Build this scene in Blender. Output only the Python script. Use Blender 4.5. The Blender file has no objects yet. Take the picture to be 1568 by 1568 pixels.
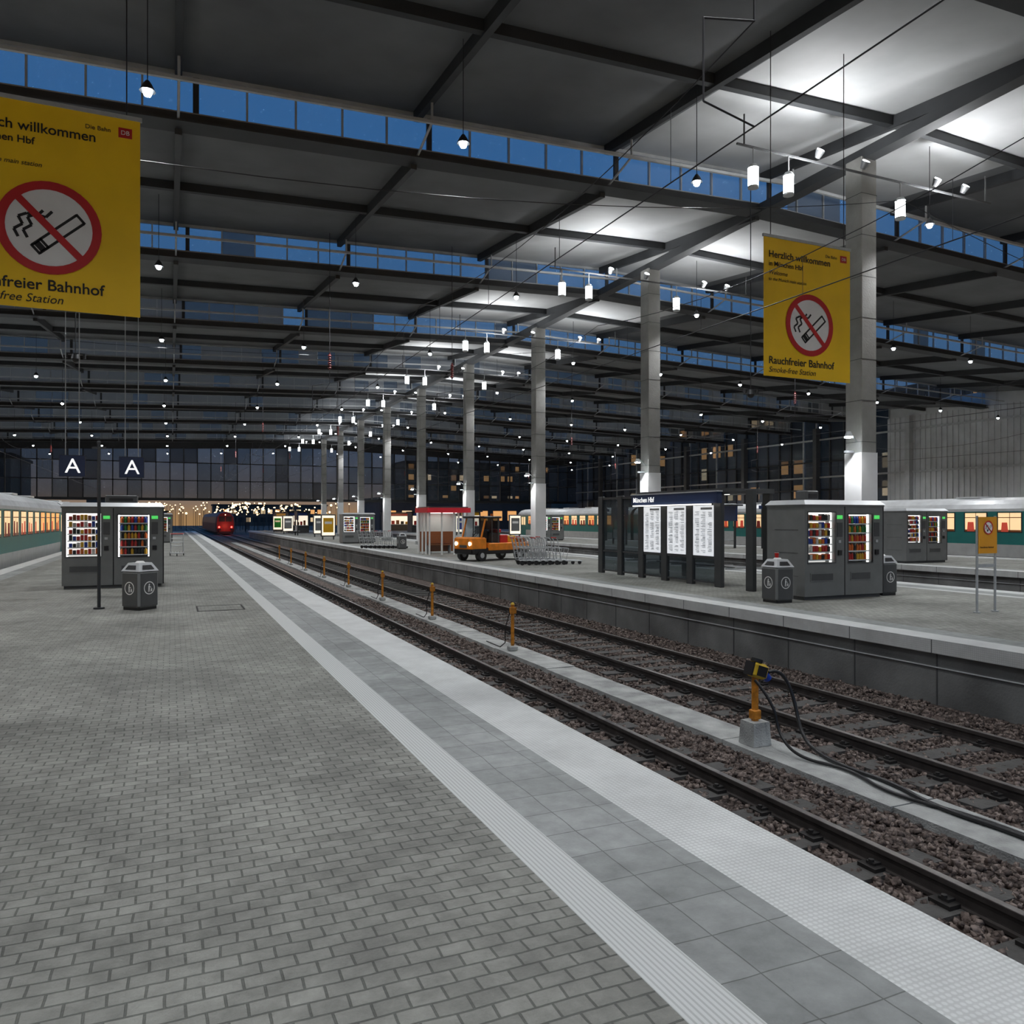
import bpy, math, random
import numpy as np
from mathutils import Vector, Matrix
random.seed(7); np.random.seed(7)
D=bpy.data; C=bpy.context; scene=C.scene
scene.view_settings.view_transform='Standard'
try: scene.view_settings.look='None'
except Exception: pass

# ------------------------------------------------------------ materials
def _base(name):
    m=D.materials.new(name); m.use_nodes=True
    nt=m.node_tree; b=nt.nodes['Principled BSDF']; return m,nt,b
def nmat(name,col,rough=.6,metal=0.,var=.15,scale=4.,bump=0.,bscale=40.):
    m,nt,b=_base(name); N=nt.nodes; L=nt.links
    b.inputs['Roughness'].default_value=rough; b.inputs['Metallic'].default_value=metal
    tc=N.new('ShaderNodeTexCoord'); no=N.new('ShaderNodeTexNoise'); no.inputs['Scale'].default_value=scale
    no.inputs['Detail'].default_value=5
    L.new(tc.outputs['Object'],no.inputs['Vector'])
    r=N.new('ShaderNodeValToRGB')
    lo=[max(0,c*(1-var)) for c in col]+[1]; hi=[min(1,c*(1+var)) for c in col]+[1]
    r.color_ramp.elements[0].color=lo; r.color_ramp.elements[1].color=hi
    r.color_ramp.elements[0].position=.3; r.color_ramp.elements[1].position=.7
    L.new(no.outputs['Fac'],r.inputs['Fac']); L.new(r.outputs['Color'],b.inputs['Base Color'])
    if bump>0:
        n2=N.new('ShaderNodeTexNoise'); n2.inputs['Scale'].default_value=bscale
        L.new(tc.outputs['Object'],n2.inputs['Vector'])
        bp=N.new('ShaderNodeBump'); bp.inputs['Strength'].default_value=bump; bp.inputs['Distance'].default_value=.02
        L.new(n2.outputs['Fac'],bp.inputs['Height']); L.new(bp.outputs['Normal'],b.inputs['Normal'])
    return m
def emat(name,col,st,sample=False):
    m,nt,b=_base(name)
    b.inputs['Base Color'].default_value=(*[min(1,c) for c in col],1)
    b.inputs['Emission Color'].default_value=(*col,1); b.inputs['Emission Strength'].default_value=st
    if not sample:
        try: m.cycles.emission_sampling='NONE'
        except Exception: pass
    return m
def glassmat(name,tint,opaque,op_col,rough=.15):
    m,nt,b=_base(name); N=nt.nodes; L=nt.links
    b.inputs['Base Color'].default_value=(*op_col,1); b.inputs['Roughness'].default_value=rough
    t=N.new('ShaderNodeBsdfTransparent'); t.inputs['Color'].default_value=(*tint,1)
    mx=N.new('ShaderNodeMixShader'); mx.inputs['Fac'].default_value=opaque
    out=[n for n in N if n.type=='OUTPUT_MATERIAL'][0]
    L.new(t.outputs[0],mx.inputs[1]); L.new(b.outputs[0],mx.inputs[2]); L.new(mx.outputs[0],out.inputs['Surface'])
    return m
def brickmat(name,c1,c2,mort,bw,rh,ms,bump=.5,rough=.7,rot=0,offset=.5,nz=.25):
    m,nt,b=_base(name); N=nt.nodes; L=nt.links
    b.inputs['Roughness'].default_value=rough
    tc=N.new('ShaderNodeTexCoord'); mp=N.new('ShaderNodeMapping'); mp.inputs['Rotation'].default_value=(0,0,rot)
    L.new(tc.outputs['Object'],mp.inputs['Vector'])
    wn=N.new('ShaderNodeTexNoise'); wn.inputs['Scale'].default_value=2.5
    L.new(mp.outputs[0],wn.inputs['Vector'])
    vm=N.new('ShaderNodeVectorMath'); vm.operation='MULTIPLY_ADD'
    L.new(wn.outputs['Color'],vm.inputs[0]); vm.inputs[1].default_value=(.035,.035,0); L.new(mp.outputs[0],vm.inputs[2])
    br=N.new('ShaderNodeTexBrick'); br.offset=offset
    br.inputs['Scale'].default_value=1; br.inputs['Brick Width'].default_value=bw; br.inputs['Row Height'].default_value=rh
    br.inputs['Mortar Size'].default_value=ms; br.inputs['Mortar Smooth'].default_value=.5
    br.inputs['Color1'].default_value=(*c1,1); br.inputs['Color2'].default_value=(*c2,1); br.inputs['Mortar'].default_value=(*mort,1)
    L.new(vm.outputs[0],br.inputs['Vector'])
    def nz_(scale,lo,hi,det=8):
        no=N.new('ShaderNodeTexNoise'); no.inputs['Scale'].default_value=scale; no.inputs['Detail'].default_value=det; no.inputs['Roughness'].default_value=.65
        L.new(tc.outputs['Object'],no.inputs['Vector'])
        r=N.new('ShaderNodeMapRange'); r.inputs['From Min'].default_value=.32; r.inputs['From Max'].default_value=.68
        r.inputs['To Min'].default_value=lo; r.inputs['To Max'].default_value=hi
        L.new(no.outputs['Fac'],r.inputs['Value']); return r
    r=nz_(.6,1-nz,1+nz*.6); r2=nz_(7,1-nz*.6,1+nz*.5)
    mm=N.new('ShaderNodeMath'); mm.operation='MULTIPLY'; L.new(r.outputs[0],mm.inputs[0]); L.new(r2.outputs[0],mm.inputs[1])
    mu=N.new('ShaderNodeVectorMath'); mu.operation='SCALE'
    L.new(br.outputs['Color'],mu.inputs[0]); L.new(mm.outputs[0],mu.inputs['Scale'])
    L.new(mu.outputs[0],b.inputs['Base Color'])
    n3=N.new('ShaderNodeTexNoise'); n3.inputs['Scale'].default_value=60
    L.new(tc.outputs['Object'],n3.inputs['Vector'])
    ma=N.new('ShaderNodeMath'); ma.operation='MULTIPLY_ADD'; ma.inputs[1].default_value=-1.0
    L.new(br.outputs['Fac'],ma.inputs[0]); L.new(n3.outputs['Fac'],ma.inputs[2])
    bp=N.new('ShaderNodeBump'); bp.inputs['Strength'].default_value=bump; bp.inputs['Distance'].default_value=.008
    L.new(ma.outputs[0],bp.inputs['Height']); L.new(bp.outputs['Normal'],b.inputs['Normal'])
    return m

M={}
M['paver']=brickmat('platform_pavers',(.275,.278,.252),(.215,.218,.197),(.115,.12,.107),.135,.088,.006,.7,nz=.40)
M['slab']=brickmat('platform_slabs',(.31,.325,.32),(.26,.275,.27),(.13,.135,.13),.3,.3,.004,.4,offset=0,nz=.3)
def dotted(name,col,sc,bs):
    m,nt,b=_base(name); N=nt.nodes; L=nt.links
    b.inputs['Roughness'].default_value=.55
    tc=N.new('ShaderNodeTexCoord'); vo=N.new('ShaderNodeTexVoronoi'); vo.inputs['Scale'].default_value=sc; vo.inputs['Randomness'].default_value=0
    L.new(tc.outputs['Object'],vo.inputs['Vector'])
    r=N.new('ShaderNodeValToRGB'); r.color_ramp.elements[0].position=.25; r.color_ramp.elements[1].position=.45
    r.color_ramp.elements[0].color=(*col,1); r.color_ramp.elements[1].color=(*[c*.8 for c in col],1)
    L.new(vo.outputs['Distance'],r.inputs['Fac'])
    no=N.new('ShaderNodeTexNoise'); no.inputs['Scale'].default_value=1.6; no.inputs['Detail'].default_value=9; no.inputs['Roughness'].default_value=.7
    L.new(tc.outputs['Object'],no.inputs['Vector'])
    mr=N.new('ShaderNodeMapRange'); mr.inputs['From Min'].default_value=.3; mr.inputs['From Max'].default_value=.7; mr.inputs['To Min'].default_value=.78; mr.inputs['To Max'].default_value=1.1
    L.new(no.outputs['Fac'],mr.inputs['Value'])
    mu=N.new('ShaderNodeVectorMath'); mu.operation='SCALE'; L.new(r.outputs['Color'],mu.inputs[0]); L.new(mr.outputs[0],mu.inputs['Scale'])
    L.new(mu.outputs[0],b.inputs['Base Color'])
    bp=N.new('ShaderNodeBump'); bp.invert=True; bp.inputs['Strength'].default_value=bs; bp.inputs['Distance'].default_value=.006
    L.new(vo.outputs['Distance'],bp.inputs['Height']); L.new(bp.outputs['Normal'],b.inputs['Normal'])
    return m
M['edge']=dotted('platform_edge_white',(.66,.68,.67),34,.3)
def ridged(name,col):
    m,nt,b=_base(name); N=nt.nodes; L=nt.links
    tc=N.new('ShaderNodeTexCoord'); w=N.new('ShaderNodeTexWave'); w.inputs['Scale'].default_value=13; w.bands_direction='X'
    L.new(tc.outputs['Object'],w.inputs['Vector'])
    r=N.new('ShaderNodeValToRGB'); r.color_ramp.elements[0].color=(*[c*.72 for c in col],1); r.color_ramp.elements[1].color=(*col,1)
    r.color_ramp.elements[0].position=.2; r.color_ramp.elements[1].position=.5
    L.new(w.outputs['Fac'],r.inputs['Fac']); L.new(r.outputs['Color'],b.inputs['Base Color'])
    b.inputs['Roughness'].default_value=.6
    return m
M['tact']=ridged('tactile_strip',(.56,.58,.57))
def ballastmat():
    m,nt,b=_base('ballast_stone'); N=nt.nodes; L=nt.links
    tc=N.new('ShaderNodeTexCoord'); vo=N.new('ShaderNodeTexVoronoi'); vo.inputs['Scale'].default_value=17
    L.new(tc.outputs['Object'],vo.inputs['Vector'])
    r=N.new('ShaderNodeValToRGB'); e=r.color_ramp.elements
    e[0].color=(.045,.032,.027,1); e[1].color=(.25,.20,.175,1); k=e.new(.5); k.color=(.105,.076,.064,1)
    sp=N.new('ShaderNodeSeparateColor'); L.new(vo.outputs['Color'],sp.inputs[0]); L.new(sp.outputs[0],r.inputs['Fac'])
    L.new(r.outputs['Color'],b.inputs['Base Color']); b.inputs['Roughness'].default_value=.8
    bp=N.new('ShaderNodeBump'); bp.invert=True; bp.inputs['Strength'].default_value=1; bp.inputs['Distance'].default_value=.05
    L.new(vo.outputs['Distance'],bp.inputs['Height']); L.new(bp.outputs['Normal'],b.inputs['Normal'])
    return m
M['ballast']=ballastmat()
M['conc']=nmat('concrete',(.30,.31,.31),.75,0,.2,1.5,.3,60)
M['concw']=nmat('concrete_wall',(.15,.155,.152),.7,0,.45,.9,.3,30)
M['conc_col']=nmat('column_concrete',(.25,.25,.238),.7,0,.15,2,.3,25)
M['white']=nmat('column_lower_white',(.75,.76,.76),.45,0,.05,2)
M['strip']=nmat('walkway_concrete',(.34,.35,.34),.8,0,.35,3,.5,50)
M['railside']=nmat('rail_rust',(.05,.043,.04),.6,.3,.3,8)
M['railtop']=nmat('rail_steel',(.35,.33,.31),.3,.9,.15,8)
M['sleeper']=nmat('sleeper_wood',(.06,.058,.055),.75,0,.3,6,.4,40)
M['fast']=nmat('fastener_iron',(.035,.033,.032),.5,.5,.3,9)
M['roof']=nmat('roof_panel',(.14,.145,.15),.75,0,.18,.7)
M['soffit']=nmat('roof_soffit_uplit',(.46,.47,.47),.7,0,.1,.8)  # pale soffit colour also carries the uplight brightness near the columns
M['rib']=nmat('roof_rib',(.04,.043,.046),.6,.2,.1,2)
M['beam']=nmat('roof_beam',(.04,.043,.046),.6,.2,.12,1.5)
M['pale']=nmat('pale_steel',(.45,.47,.48),.5,.2,.1,3)
M['sky_glass']=glassmat('skylight_glass',(.80,.90,1),.30,(.38,.42,.45),.2)
M['sky_glass2']=glassmat('skylight_grey_reflection',(.34,.36,.38),.62,(.24,.265,.285),.25)  # greyer copy of the skylight glass, far-row reflections put into the colour
M['sky_glass3']=glassmat('skylight_pale_reflection',(.30,.31,.32),.82,(.40,.42,.435),.3)  # paler copy again, lamp light on the far panes put into the colour
M['wg1']=glassmat('wall_glass_dark',(.38,.46,.55),.55,(.09,.11,.13),.25)
M['wg2']=glassmat('wall_glass_mid',(.55,.6,.68),.45,(.18,.205,.235),.3)
M['wg3']=glassmat('wall_glass_black',(.25,.28,.32),.7,(.055,.065,.08),.2)
M['frame']=nmat('dark_frame',(.035,.038,.042),.5,.3,.1,3)
M['corr']=nmat('corrugated_sheet',(.56,.58,.59),.55,.1,.1,1)
M['grey']=nmat('machine_grey',(.175,.182,.18),.45,.1,.08,3)
M['greyd']=nmat('machine_dark',(.075,.078,.08),.45,.1,.1,3)
M['post']=nmat('shelter_post_dark',(.05,.053,.056),.4,.2,.1,3)
M['silver']=nmat('silver_cap',(.55,.57,.58),.4,.4,.05,3)
M['black']=nmat('black_plastic',(.012,.012,.013),.4,0,.1,3)
M['navy']=nmat('navy_sign',(.012,.028,.085),.4,0,.05,3)
M['yellow']=nmat('banner_yellow',(.92,.57,.004),.55,0,.06,1.5)
M['byel']=nmat('board_yellow',(.68,.30,.01),.5,0,.06,3)
M['red']=nmat('sign_red',(.50,.012,.012),.5,0,.05,3)
M['red2']=nmat('frieze_red',(.75,.02,.04),.5,0,.05,3)
M['signw']=nmat('sign_white',(.80,.80,.78),.5,0,.03,3)
M['ink']=nmat('sign_black',(.008,.008,.008),.6,0,.05,3)
M['orange']=nmat('orange_paint',(.80,.24,.012),.45,.1,.2,4)
M['postor']=nmat('post_orange',(.50,.19,.015),.55,.1,.45,12)
M['yelbox']=nmat('box_yellow',(.55,.36,.01),.5,0,.2,8)
M['teal']=nmat('train_teal',(.02,.20,.185),.4,.1,.06,2)
M['trainroof']=nmat('train_roof_grey',(.66,.68,.69),.4,.1,.12,1.5)
M['trainlow']=nmat('train_light',(.52,.54,.53),.45,.1,.1,2)
M['under']=nmat('train_under',(.02,.02,.02),.7,.2,.2,5)
M['darkred']=nmat('loco_red',(.20,.012,.012),.45,.1,.2,3)
M['steel']=nmat('galvanised',(.42,.44,.45),.45,.3,.1,8)
M['insul']=nmat('insulator_brown',(.12,.012,.01),.35,0,.2,20)
M['wire']=nmat('wire_dark',(.05,.05,.055),.5,.6,.1,9)
M['clear']=glassmat('clear_glass',(.92,.95,.96),.05,(.3,.34,.36),.05)
M['tint']=glassmat('tinted_glass',(.55,.6,.62),.35,(.06,.07,.08),.08)
M['bldg']=nmat('building_wall',(.10,.085,.075),.8,0,.2,.3)
M['asph']=nmat('dark_ground',(.05,.05,.05),.85,0,.2,.5)
M['print']=nmat('printed_grey',(.20,.21,.22),.6,0,.1,5)
M['seat']=nmat('seat_red',(.35,.03,.02),.7,0,.15,5)
M['e_lamp']=emat('lamp_glow',(.88,.95,1),90)
M['e_box']=emat('floodlight_glow',(.93,.97,1),7)
M['e_vend']=emat('vending_light',(1,.97,.93),.85,True)
M['e_vend2']=emat('vending_light_tube',(1,.97,.93),2.2,True)
M['e_poster']=emat('poster_light',(.93,.96,1),.48,True)
M['e_green']=emat('display_green',(.1,.8,.15),.6)
M['e_amber']=emat('window_amber',(1,.46,.15),.75)
M['e_amber2']=emat('window_yellow',(1,.70,.38),.75)
M['e_redw']=emat('window_red',(.60,.07,.04),.45)
M['e_city']=emat('city_lamp',(1,.66,.32),5)
M['e_head']=emat('headlight',(1,.80,.5),7)
M['e_tail']=emat('tail_light',(1,.04,.03),14)
M['e_text']=emat('sign_text_white',(1,1,1),.8)
M['e_shel']=emat('shelter_light',(1,.96,.88),2.2,True)
M['e_shop']=emat('kiosk_light',(1,.88,.70),.9)
for i,c in enumerate([(.55,.015,.01),(.75,.40,.01),(.015,.22,.04),(.01,.05,.35),(.70,.66,.60),(.012,.012,.012),(.30,.09,.02),(.75,.15,.01)]):
    M['p%d'%i]=nmat('product_colour_%d'%i,c,.35,0,.1,20)

# ------------------------------------------------------------ mesh builder
class MB:
    def __init__(s): s.v=[];s.f=[];s.mi=[];s.mats=[];s.sm=[]
    def m(s,k):
        if k not in s.mats: s.mats.append(k)
        return s.mats.index(k)
    def add(s,vs,fs,k,T=None,smooth=False):
        o=len(s.v)
        for p in vs:
            s.v.append(tuple(T@Vector(p)) if T is not None else tuple(p))
        i=s.m(k)
        for f in fs: s.f.append(tuple(a+o for a in f)); s.mi.append(i); s.sm.append(smooth)
    def hexa(s,p,k,T=None):
        s.add(p,[(0,3,2,1),(4,5,6,7),(0,1,5,4),(1,2,6,5),(2,3,7,6),(3,0,4,7)],k,T)
    def box(s,x0,x1,y0,y1,z0,z1,k,T=None):
        s.hexa([(x0,y0,z0),(x1,y0,z0),(x1,y1,z0),(x0,y1,z0),(x0,y0,z1),(x1,y0,z1),(x1,y1,z1),(x0,y1,z1)],k,T)
    def cbox(s,x0,x1,y0,y1,z0,z1,b,k,T=None):
        def ring(d,z): 
            return [(x0+b+d,y0+d,z),(x1-b-d,y0+d,z),(x1-d,y0+b+d,z),(x1-d,y1-b-d,z),(x1-b-d,y1-d,z),(x0+b+d,y1-d,z),(x0+d,y1-b-d,z),(x0+d,y0+b+d,z)]
        vs=ring(b,z0)+ring(0,z0+b)+ring(0,z1-b)+ring(b,z1); fs=[tuple(range(7,-1,-1)),tuple(range(24,32))]
        for r in range(3):
            for i in range(8): j=(i+1)%8; fs.append((r*8+i,r*8+j,(r+1)*8+j,(r+1)*8+i))
        s.add(vs,fs,k,T)
    def quad(s,p,k,T=None): s.add(p,[tuple(range(len(p)))],k,T)
    def cyl(s,p0,p1,r,k,n=8,r2=None,T=None,caps=True):
        p0=Vector(p0);p1=Vector(p1); r2=r if r2 is None else r2
        d=(p1-p0).normalized(); a=Vector((0,0,1)) if abs(d.z)<.9 else Vector((1,0,0))
        u=d.cross(a).normalized(); w=d.cross(u)
        vs=[]
        for c,rr in ((p0,r),(p1,r2)):
            for i in range(n):
                t=2*math.pi*i/n; vs.append(c+u*rr*math.cos(t)+w*rr*math.sin(t))
        fs=[(i,(i+1)%n,n+(i+1)%n,n+i) for i in range(n)]
        s.add(vs,fs,k,T,True)
        if caps: s.add(vs,[tuple(range(n-1,-1,-1)),tuple(range(n,2*n))],k,T)
    def tube(s,pts,r,k,n=6,T=None):
        for a,b in zip(pts[:-1],pts[1:]): s.cyl(a,b,r,k,n,T=T)
    def ball(s,c,r,k,n=10,T=None,sz=1):
        vs=[];fs=[];h=n//2
        for j in range(h+1):
            ph=math.pi*j/h
            for i in range(n):
                t=2*math.pi*i/n; vs.append((c[0]+r*math.sin(ph)*math.cos(t),c[1]+r*math.sin(ph)*math.sin(t),c[2]+r*sz*math.cos(ph)))
        for j in range(h):
            for i in range(n):
                q=(i+1)%n; fs.append((j*n+i,(j+1)*n+i,(j+1)*n+q,j*n+q))
        s.add(vs,fs,k,T,True)
    def ringxz(s,cx,y,cz,r0,r1,k,n=40,T=None):
        vs=[]
        for i in range(n):
            t=2*math.pi*i/n; vs+= [(cx+r0*math.cos(t),y,cz+r0*math.sin(t)),(cx+r1*math.cos(t),y,cz+r1*math.sin(t))]
        fs=[(2*i,2*i+1,(2*i+3)%(2*n),(2*i+2)%(2*n)) for i in range(n)]
        s.add(vs,fs,k,T)
    def discxz(s,cx,y,cz,r,k,n=40,T=None):
        s.quad([(cx+r*math.cos(2*math.pi*i/n),y,cz+r*math.sin(2*math.pi*i/n)) for i in range(n)],k,T)
    def barxz(s,a,b,w,y,k,T=None):
        dx=b[0]-a[0];dz=b[1]-a[1];l=math.hypot(dx,dz);nx=-dz/l*w/2;nz=dx/l*w/2
        s.quad([(a[0]+nx,y,a[1]+nz),(b[0]+nx,y,b[1]+nz),(b[0]-nx,y,b[1]-nz),(a[0]-nx,y,a[1]-nz)],k,T)
    def mesh(s,name):
        me=D.meshes.new(name); me.from_pydata(s.v,[],s.f)
        for k in s.mats: me.materials.append(M[k])
        me.polygons.foreach_set('material_index',s.mi); me.polygons.foreach_set('use_smooth',s.sm); me.update()
        return me
    def build(s,name,loc=(0,0,0),rz=0,parent=None):
        return place(s.mesh(name),name,loc,rz,parent)
def place(me,name,loc=(0,0,0),rz=0,parent=None):
    o=D.objects.new(name,me); o.location=loc; o.rotation_euler=(0,0,rz)
    C.collection.objects.link(o)
    if parent: o.parent=parent
    return o
def text(parent,body,size,loc,mat,rot=(math.pi/2,0,0),off=0.,shear=0.,name=None):
    cu=D.curves.new(name or 'lettering','FONT'); cu.body=body; cu.size=size; cu.offset=off; cu.shear=shear; cu.extrude=.001
    cu.materials.append(M[mat]); o=D.objects.new(name or 'lettering',cu); o.location=loc; o.rotation_euler=rot
    C.collection.objects.link(o); o.parent=parent; return o

RX=15.5
def zb(x): return 10.68-.035*abs(x-RX)
XL,XR=-20.,51.; YE=95.
# ------------------------------------------------------------ ground, tracks, platforms
g=MB(); g.box(-90,140,-15,320,-1.3,-.97,'ballast'); g.build('floor_trackbed')
def platform(name,x0,x1,y0,y1,edges):
    b=MB(); zt=0
    xs=x0; xe=x1
    def strip(a,c,k): b.box(a,c,y0,y1,-.20,zt,k)
    if 'L' in edges:
        strip(x0,x0+.50,'edge'); strip(x0+.50,x0+.95,'slab'); xs=x0+.95
    if 'R' in edges:
        strip(x1-.57,x1,'edge'); strip(x1-1.17,x1-.57,'slab'); strip(x1-1.42,x1-1.17,'tact'); xe=x1-1.42
    strip(xs,xe,'paver')
    b.box(x0+.12,x1-.12,y0,y1,-.97,-.20,'concw')
    if 'L' in edges:
        y=y0+1
        while y<min(y1,60):
            b.box(x0+.112,x0+.13,y,y+.02,-.97,-.2,'greyd'); b.box(x0-.003,x0,y,y+.012,-.2,-.005,'greyd'); y+=1.5
        b.cyl((x0+.10,y0,-.42),(x0+.10,y1,-.42),.012,'pale',5)
    return b.build(name)
platform('platform',-5.35,3.064,-14,118,'LR')
platform('platform',10.125,18.55,-14,118,'LR')
platform('platform',25.56,34.2,-14,118,'LR')
platform('platform',43.2,50.3,-14,118,'L')
platform('platform',-19.7,-9.7,-14,118,'R')

def rails(name,xc,y0,y1,detail):
    b=MB()
    for sx in (-.7525,.7525):
        x=xc+sx
        b.box(x-.035,x+.035,y0,y1,-.84,-.803,'railside'); b.box(x-.030,x+.030,y0,y1,-.803,-.80,'railtop')
        b.box(x-.010,x+.010,y0,y1,-.93,-.84,'railside'); b.box(x-.07,x+.07,y0,y1,-.955,-.93,'railside')
    y=y0+.3
    while y<min(y1,detail):
        b.box(xc-1.25,xc+1.25,y-.13,y+.13,-.97,-.935,'sleeper')
        for sx in (-.7525,.7525):
            for q in (-1,1):
                x=xc+sx+q*.12
                b.box(x-.055,x+.055,y-.085,y+.085,-.935,-.905,'fast'); b.cyl((x,y,-.905),(x,y,-.865),.022,'fast',6)
                b.box(x-.06*(1 if q>0 else .2),x+.06*(.2 if q>0 else 1),y-.04,y+.04,-.905,-.885,'fast')
        y+=.62
    return b.build(name)
rails('railway_track',4.30,-12,240,75)
rails('railway_track',8.12,-12,240,75)
rails('railway_track',-7.35,-12,140,20)
rails('railway_track',20.6,-12,140,45); rails('railway_track',23.6,-12,140,45)
rails('railway_track',36.2,-12,116,30); rails('railway_track',41.0,-12,116,30)

w=MB(); y=-2.
while y<90:
    L_=2.4; jx=random.uniform(-.02,.02)
    w.box(6.06+jx,6.62+jx,y,y+L_-.02,-.97,-.885+random.uniform(-.01,.0),'strip'); y+=L_
w.build('cable_duct_walkway')

def stones(n,x0,x1,y0,y1):
    base=np.array([(-1,-1,-1),(1,-1,-1),(1,1,-1),(-1,1,-1),(-1,-1,1),(1,-1,1),(1,1,1),(-1,1,1)],float)*.5
    P=np.column_stack([np.random.uniform(x0,x1,n),y0+(y1-y0)*np.random.rand(n)**1.35,np.random.uniform(-.985,-.940,n)])
    ym=np.mod(P[:,1]-(-12+.3)+.13,.62); insl=(ym<.26)&((abs(P[:,0]-4.3)<1.27)|(abs(P[:,0]-8.12)<1.27))&(np.random.rand(n)<.7)
    onstrip=(P[:,0]>6.02)&(P[:,0]<6.66)
    rail=np.zeros(n,bool)
    for xr in (3.5475,5.0525,7.3675,8.8725): rail|=abs(P[:,0]-xr)<.09
    P=P[~(insl|onstrip|rail)]; n=len(P)
    size=np.random.uniform(.026,.060,(n,1,3)); V=base[None]*size*(1+np.random.uniform(-.35,.35,(n,8,3)))
    a=np.random.uniform(0,6.28,n);t=np.random.uniform(-.9,.9,n)
    Rz=np.zeros((n,3,3));Rz[:,0,0]=np.cos(a);Rz[:,0,1]=-np.sin(a);Rz[:,1,0]=np.sin(a);Rz[:,1,1]=np.cos(a);Rz[:,2,2]=1
    Rx=np.zeros((n,3,3));Rx[:,0,0]=1;Rx[:,1,1]=np.cos(t);Rx[:,1,2]=-np.sin(t);Rx[:,2,1]=np.sin(t);Rx[:,2,2]=np.cos(t)
    V=np.einsum('nij,nvj->nvi',Rz@Rx,V)+P[:,None,:]
    F=np.array([(0,3,2,1),(4,5,6,7),(0,1,5,4),(1,2,6,5),(2,3,7,6),(3,0,4,7)])
    F=(F[None]+(np.arange(n)*8)[:,None,None]).reshape(-1,4)
    me=D.meshes.new('ballast_stones'); V=V.reshape(-1,3)
    me.vertices.add(len(V)); me.vertices.foreach_set('co',V.ravel())
    me.loops.add(F.size); me.loops.foreach_set('vertex_index',F.ravel().astype(np.int32))
    me.polygons.add(len(F)); me.polygons.foreach_set('loop_start',np.arange(0,F.size,4,dtype=np.int32))
    try: me.polygons.foreach_set('loop_total',np.full(len(F),4,dtype=np.int32))
    except Exception: pass
    me.update(calc_edges=True); me.materials.append(M['ballast'])
    o=D.objects.new('ballast_stones',me); C.collection.objects.link(o)
stones(48000,3.25,10.15,2.5,26)

# ------------------------------------------------------------ roof
rows=[27+9.2*n for n in range(-4,8)]   # skylight lines
ce=MB()
def gbeam(b,y0,y1,d0,d1,k,x0=XL,x1=XR):
    for a,c in ((x0,min(RX,x1)),(max(RX,x0),x1)):
        if c<=a: continue
        b.hexa([(a,y0,zb(a)+d0),(c,y0,zb(c)+d0),(c,y1,zb(c)+d0),(a,y1,zb(a)+d0),(a,y0,zb(a)+d1),(c,y0,zb(c)+d1),(c,y1,zb(c)+d1),(a,y1,zb(a)+d1)],k)
RISE=.95
for i,yk in enumerate(rows):
    y1=yk+9.2
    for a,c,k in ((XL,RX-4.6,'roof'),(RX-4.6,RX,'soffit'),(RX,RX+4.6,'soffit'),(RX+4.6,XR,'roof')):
        ce.hexa([(a,yk+.1,zb(a)),(c,yk+.1,zb(c)),(c,y1,zb(c)+RISE),(a,y1,zb(a)+RISE),
                 (a,yk+.1,zb(a)+.15),(c,yk+.1,zb(c)+.15),(c,y1,zb(c)+RISE+.15),(a,y1,zb(a)+RISE+.15)],k)
    gbeam(ce,yk-.12,yk+.14,-.16,0.05,'beam')
    gbeam(ce,yk-.28,yk+.28,-.20,-.16,'beam')
    gbeam(ce,yk+4.6,yk+4.75,.25,.47,'rib')
    gbeam(ce,yk-1.35,yk-1.28,.10,.17,'pale')
    xi=RX-7*5.12
    while xi<XR:
        if xi>XL:
            ce.hexa([(xi-.07,yk+.1,zb(xi)-.32),(xi+.07,yk+.1,zb(xi)-.32),(xi+.07,y1-.1,zb(xi)+RISE-.25),(xi-.07,y1-.1,zb(xi)+RISE-.25),
                     (xi-.07,yk+.1,zb(xi)+.02),(xi+.07,yk+.1,zb(xi)+.02),(xi+.07,y1-.1,zb(xi)+RISE+.02),(xi-.07,y1-.1,zb(xi)+RISE+.02)],'rib')
            ce.cyl((xi,yk-.1,zb(xi)-.15),(xi,yk-1.31,zb(xi)+.14),.03,'pale',5)
            ce.cyl((xi,yk-1.31,zb(xi)+.14),(xi,yk-1.31,zb(xi)+.80),.03,'pale',5)
        xi+=5.12
ce.box(RX-.18,RX+.18,rows[0],YE,10.45,10.70,'rib')
ce.build('ceiling')
random.seed(5)
for i,yk in enumerate(rows[1:]):
    b=MB()
    x=XL
    while x<XR-.01:
        x2=min(x+1.024,XR)
        if x<RX<x2: 
            x2=RX
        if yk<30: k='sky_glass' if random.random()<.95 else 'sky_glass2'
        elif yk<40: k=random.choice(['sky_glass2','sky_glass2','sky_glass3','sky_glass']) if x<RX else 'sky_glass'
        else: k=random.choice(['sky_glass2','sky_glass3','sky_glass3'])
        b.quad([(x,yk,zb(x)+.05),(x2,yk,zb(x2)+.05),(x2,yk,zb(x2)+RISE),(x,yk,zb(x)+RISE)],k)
        x=x2
    gbeam(b,yk-.05,yk+.05,RISE-.09,RISE,'pale'); gbeam(b,yk-.05,yk+.05,.05,.11,'pale')
    x=XL; n=0
    while x<=XR:
        ww=.06 if n%5==0 else .02
        b.box(x-ww,x+ww,yk-.04,yk+.04,zb(x)+.05,zb(x)+RISE-.02,'beam' if n%5==0 else 'pale'); x+=1.024; n+=1
    b.build('window_%d'%(i+1))

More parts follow.
